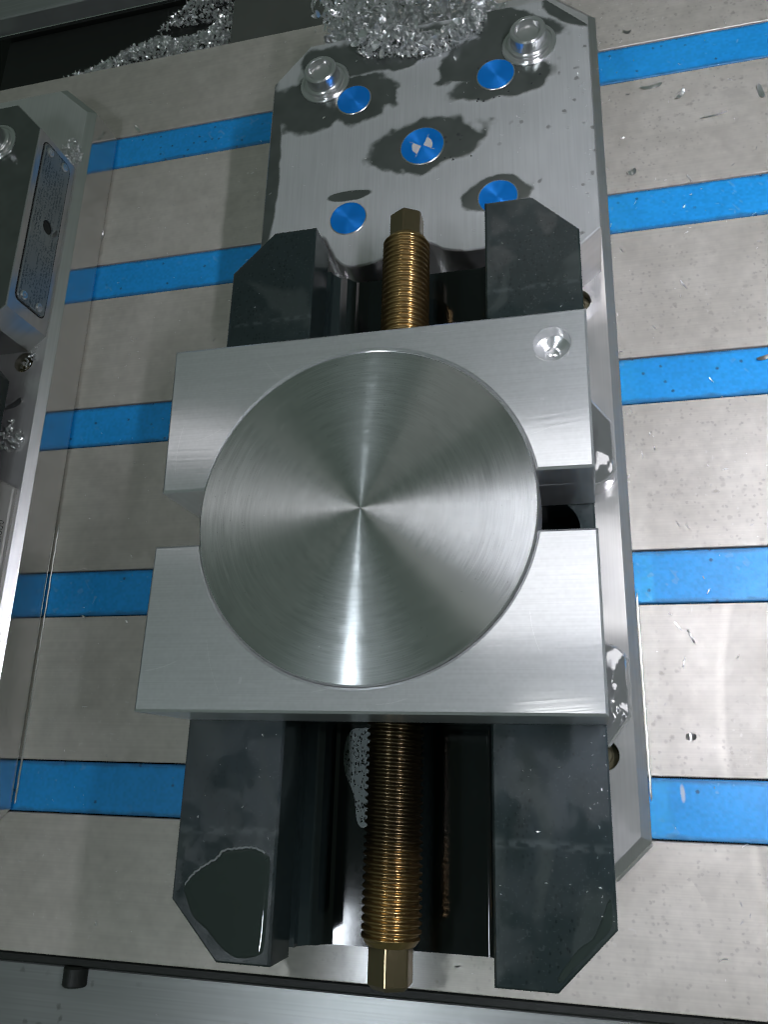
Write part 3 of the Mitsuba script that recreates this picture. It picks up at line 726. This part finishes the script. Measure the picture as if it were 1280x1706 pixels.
# ------------------------------------------------------------------ chips
def chip(L, w, curl, th=0.12, seg=6, twist=0.0):
    s = np.linspace(-0.5, 0.5, seg + 1)
    a = s * curl
    if abs(curl) > 0.05:
        R = L / curl
        cx, cz = R * np.sin(a), R * (1 - np.cos(a))
    else:
        cx, cz = s * L, s * 0
    wv = w * (0.35 + 0.65 * np.sqrt(np.clip(1 - (2 * s) ** 2, 0, 1)))
    tw = twist * s
    v = []
    for k in range(seg + 1):
        for sd in (-1, 1):
            v.append((cx[k], sd * wv[k] / 2 * math.cos(tw[k]), cz[k] + sd * wv[k] / 2 * math.sin(tw[k])))
    v = np.array(v)
    nv = len(v)
    v = np.vstack([v, v + [0, 0, th]])
    f = []
    for k in range(seg):
        a0, b0, a1, b1 = 2 * k, 2 * k + 1, 2 * k + 2, 2 * k + 3
        f += [(a0, b0, b1), (a0, b1, a1), (a0 + nv, b1 + nv, b0 + nv), (a0 + nv, a1 + nv, b1 + nv)]
        f += [(a0, a1, a1 + nv), (a0, a1 + nv, a0 + nv), (b0, b1 + nv, b1), (b0, b0 + nv, b1 + nv)]
    return tm(v, f)

def rotm(r):
    return trimesh.transformations.random_rotation_matrix(r.random(3))[:3, :3]

def pile(poly, z, count, h, r, size=(1.0, 3.4), floor_fn=None, slope=0.8):
    """a heap of chips: many small curled pieces over the polygon, deeper towards its middle"""
    minx, miny, maxx, maxy = poly.bounds
    out = []
    while len(out) < count:
        x, y = r.uniform(minx, maxx), r.uniform(miny, maxy)
        pt = sg.Point(x, y)
        if not poly.contains(pt):
            continue
        d = poly.exterior.distance(pt)
        L = r.uniform(*size)
        if r.random() < 0.16:
            c = chip(L * 1.6, r.uniform(0.8, 1.8), r.uniform(2.0, 6.0), seg=9, twist=r.uniform(-3, 3))
        else:
            c = chip(L, r.uniform(0.4, 1.0) * L * 0.5, r.uniform(0.2, 2.4), seg=4, twist=r.uniform(-1.5, 1.5))
        v = np.asarray(c.vertices) @ rotm(r).T
        zz = (z if floor_fn is None else floor_fn(x, y)) + r.uniform(0, 1) * min(h, 0.6 + d * slope)
        v = v + [x, y, zz - v[:, 2].min() * 0.6]
        out.append(tm(v, c.faces))
    return cat(out)

r1 = np.random.default_rng(3)
hp = sg.Polygon([(-50, 293), (-36, 293), (-35.5, 281), (-27, 277.4), (-20, 275.6), (-6, 272.6), (4, 270.4), (15, 273.5), (24, 277.0), (30, 280), (32, 294), (24, 294), (19, 290), (14, 288), (9, 284), (3, 284), (-2, 288), (-6, 294.4)])
h2 = sg.Polygon([(-66, 297), (32, 297), (40, 330), (-60, 338)])
add('chip_pile', cat([pile(hp, ZO + 0.3, 1100, 7.0, r1, (0.9, 4.6)), pile(hp, ZO + 2.0, 70, 9.0, r1, (5.0, 9.0)), pile(h2, ZB + 0.3, 3400, 46, r1, (1.4, 7.0), slope=4.0), pile(h2, ZB + 30, 120, 18, r1, (5.0, 9.0), slope=4.0)]), 'chip_metal', smooth=False, label='glittering heap of silver chips on the far edge of the base plate block', kind='stuff')
h3 = sg.Polygon([(-345, 386.5), (-150, 386.5), (-150, 430), (-166, 430), (-172, 419), (-186, 416), (-200, 418), (-212, 424), (-226, 420), (-240, 413), (-262, 406), (-290, 399), (-345, 394)])
add('chip_pile', cat([pile(h3, -15, 3200, 24, r1, (1.4, 5.2)), pile(sg.Polygon([(-215, 430), (-150, 428), (-150, 454), (-190, 454)]), -16, 700, 14, r1, (1.4, 4.8))]), 'chip_metal', smooth=False,
    label='long heap of chips along the far table edge in the black trough', kind='stuff')
add('trough_ledge', box(-348, -149.8, 386.5, 454, -30, -17, 0.4), 'pit_black', smooth=False, label='black ledge that carries the chips behind the table', kind='structure')
h4 = sg.Polygon([(-231, 274), (-236, 281), (-244, 292), (-240, 297), (-230, 292), (-220, 284), (-214, 277), (-219, 274)])
add('chip_pile', pile(sg.Polygon([(LX + 79, 277), (LX + 70, 290), (LX + 78, 297), (LX + 85, 288), (LX + 86, 277)]), ZB + 0.3, 110, 6, r1, (1.6, 4.4)), 'chip_metal', smooth=False, label='small clump of chips at the rear corner of the left block', kind='stuff')
add('chip_pile', pile(sg.Polygon([(LX + 68, 136), (LX + 77, 146), (LX + 81, 151), (LX + 79, 141), (LX + 73, 134)]), ZB + 0.3, 45, 2.5, r1, (1.2, 3.0)), 'chip_metal', smooth=False, label='small clump of chips in the front corner of the left block', kind='stuff')
add('chip_pile', pile(sg.Polygon([(LX + 66, 84), (LX + 80, 86), (LX + 80, 98), (LX + 72, 104), (LX + 66, 96)]), ZB + 0.3, 40, 3, r1, (2.0, 6.0)), 'chip_metal', smooth=False, label='scattered clump of chips on the shelf of the left base plate', kind='stuff')
add('chip_pile', pile(sg.Polygon([(84, -176), (130, -176), (130, -183), (90, -183)]), -5.8, 150, 3, r1, (1.4, 4.0)), 'chip_metal', smooth=False, label='chips on the way cover below the front right table edge', kind='stuff')

def lay(c, x, y, z, rot, tilt=0.0):
    v = np.asarray(c.vertices)
    ct, st = math.cos(tilt), math.sin(tilt)
    v = np.stack([v[:, 0], v[:, 1] * ct - v[:, 2] * st, v[:, 1] * st + v[:, 2] * ct], 1)
    cr, sr = math.cos(rot), math.sin(rot)
    v = np.stack([v[:, 0] * cr - v[:, 1] * sr, v[:, 0] * sr + v[:, 1] * cr, v[:, 2]], 1)
    v[:, 2] += z - v[:, 2].min() + 0.03
    v[:, 0] += x
    v[:, 1] += y
    return tm(v, c.faces)
SOLO = [  # x, y, z, length, width, curl, rotation, material, label
    (116.6, 289.2, 0, 12, 2.6, 0.9, 0.05, 'chip_metal', 'flat curled chip just in front of the first blue strip, on the right'),
    (131.1, 280.0, 0, 8, 2.6, 1.8, 0.9, 'chip_metal', 'short tilted chip on the right of the table between the first two blue strips'),
    (147.2, 263.0, 0, 14, 1.0, 0.4, 0.12, 'chip_metal', 'thin straight needle chip between the first two blue strips'),
    (171.7, 273.2, 0, 10, 3.0, 1.4, 1.75, 'chip_metal', 'upright curved chip at the right picture edge below the first blue strip'),
    (102.5, 233.5, 0, 6, 3.4, 2.2, 0.3, 'chip_metal', 'crumpled bright chip just above the second blue strip beside the plate'),
    (156.5, 115.4, 0, 8, 2.2, 1.2, 0.25, 'chip_dark', 'dark curled chip lying on the third blue strip at the right picture edge'),
    (108.3, -61.4, 0, 4.4, 3.0, 1.8, 0.0, 'chip_dark', 'small brownish chip above the front blue strip on the right'),
    (111.9, -18.4, 0, 7, 0.7, 1.2, -1.2, 'chip_metal', 'thin curved hair chip on the right below the fourth blue strip'),
    (106.3, 331.5, 0, 6, 2.0, 2.6, -0.3, 'chip_dark', 'twisted chip on the table beyond the first blue strip'),
    (LX + 70, 113, ZB, 11, 3.6, 1.0, 0.5, 'chip_metal', 'bent chip on the shelf of the left base plate'),
    (-224, 243, 0, 9, 2.2, 1.0, 1.35, 'chip_metal', 'chip standing at the foot of the left base plate by the second blue strip'),
    (-209, 326, 0, 8, 1.6, 1.0, -1.0, 'chip_metal', 'small chip beside the rear corner of the left base plate'),
    (LX + 84.5, 216, ZO - 24, 9, 3.0, 2.2, 0.4, 'chip_metal', 'curled chip hanging before the hole of the name tag'),
    (-97, 322, 0, 7, 1.6, 2.0, 0.1, 'chip_metal', 'bright curled chip beside the far left corner of the base plate'),
]
for x, y, z, L, w, c, ro, mt, lab in SOLO:
    add('metal_chip', lay(chip(L, w, c, 0.18, 10, 0.5), x, y, z, ro), mt, smooth=True, label=lab, cat_='metal chip')

# fine chips and specks strewn over the table, plates and rails: nobody could count them
r2 = np.random.default_rng(11)
def strew(n, x0, x1, y0, y1, z, smin, smax, keep=lambda x, y: True, thin=0.35):
    out = []
    while len(out) < n:
        x, y = r2.uniform(x0, x1), r2.uniform(y0, y1)
        if not keep(x, y):
            continue
        L = smin + (smax - smin) * r2.random() ** 2.5
        c = chip(L, L * r2.uniform(0.12, thin), r2.uniform(0, 2.6), 0.1, 4, r2.uniform(-0.8, 0.8))
        out.append(lay(c, x, y, z, r2.uniform(0, 6.28), r2.uniform(-0.5, 0.5)))
    return out
offb = lambda x, y: not (-89 < x < 89 and -130 < y < 345) and not (x < LX + 89)
tb = strew(150, -215, 180, -160, 382, 0.0, 0.7, 3.2, offb) + strew(70, -200, -84, 60, 380, 0, 0.6, 2.0, offb) + strew(26, 90, 180, -160, 330, 0, 2.0, 6.0, offb, 0.12)
add('fine_chips', cat(tb), 'chip_metal', smooth=False, label='fine bright metal chips strewn over the table', kind='stuff')
tb = strew(110, 92, 185, -160, 345, 0.0, 0.8, 3.0, offb, 0.3) + strew(60, -210, -80, -165, 300, 0, 0.6, 2.2, offb) + strew(30, -300, 130, -240, -173, -6, 0.8, 3.0)
add('fine_chips', cat(tb), 'chip_dark', smooth=False, label='fine dark metal chips strewn over the table and way cover', kind='stuff')
on_oct = lambda x, y: sg.Polygon(OCT).buffer(-2).contains(sg.Point(x, y))
add('fine_chips', cat(strew(70, -82, 82, 150, 293, ZO, 0.5, 1.8, on_oct) + strew(40, 20, 82, 150, 293, ZO, 0.5, 2.0, on_oct) + strew(26, 76, 81, 150, 272, ZO, 0.6, 2.6, on_oct)
                      + strew(40, 83.5, 89.5, -100, 300, ZB - 3.0, 0.6, 2.6)), 'chip_metal', smooth=False, label='fine chips on the base plate block and its ledge', kind='stuff')
railk = lambda x, y: abs(x) > 37 and not (abs(y) < 65)
add('fine_chips', cat(strew(16, -70, -38, -104, -66, ZR, 0.4, 1.3, railk) + strew(16, 38, 71, -118, -66, ZR, 0.4, 1.6, railk) + strew(20, 38, 71, 66, 130, ZR, 0.3, 1.1, railk)
                      + strew(6, -70, -38, 66, 130, ZR, 0.3, 0.9, railk) + strew(26, 66, 71.8, -120, -66, ZR, 0.4, 1.2)), 'chip_metal', smooth=False, label='tiny bright chips sticking to the black vise rails', kind='stuff')
# droplets of coolant
dl = []
for n_, (x0, x1, y0, y1), z, s0, s1 in ((34, (40, 70, 70, 118), ZR, 0.2, 0.5), (26, (-68, -40, -102, -70), ZR, 0.15, 0.35), (40, (40, 70, -108, -70), ZR, 0.15, 0.4), (14, (4, 26, 203, 226), ZO, 0.4, 0.9), (16, (24, 60, 236, 262), ZO, 0.35, 0.8)):
    for _ in range(n_):
        R = r2.uniform(s0, s1)
        dl.append(lathe([(R, -0.02), (R * 0.92, R * 0.22), (R * 0.66, R * 0.42), (R * 0.3, R * 0.52), (0.02, R * 0.54)], 12, at=(r2.uniform(x0, x1), r2.uniform(y0, y1), z)))
add('coolant_droplets', cat(dl), 'droplet', smooth=True, label='small coolant droplets on the vise rails and the base plate block', kind='stuff')
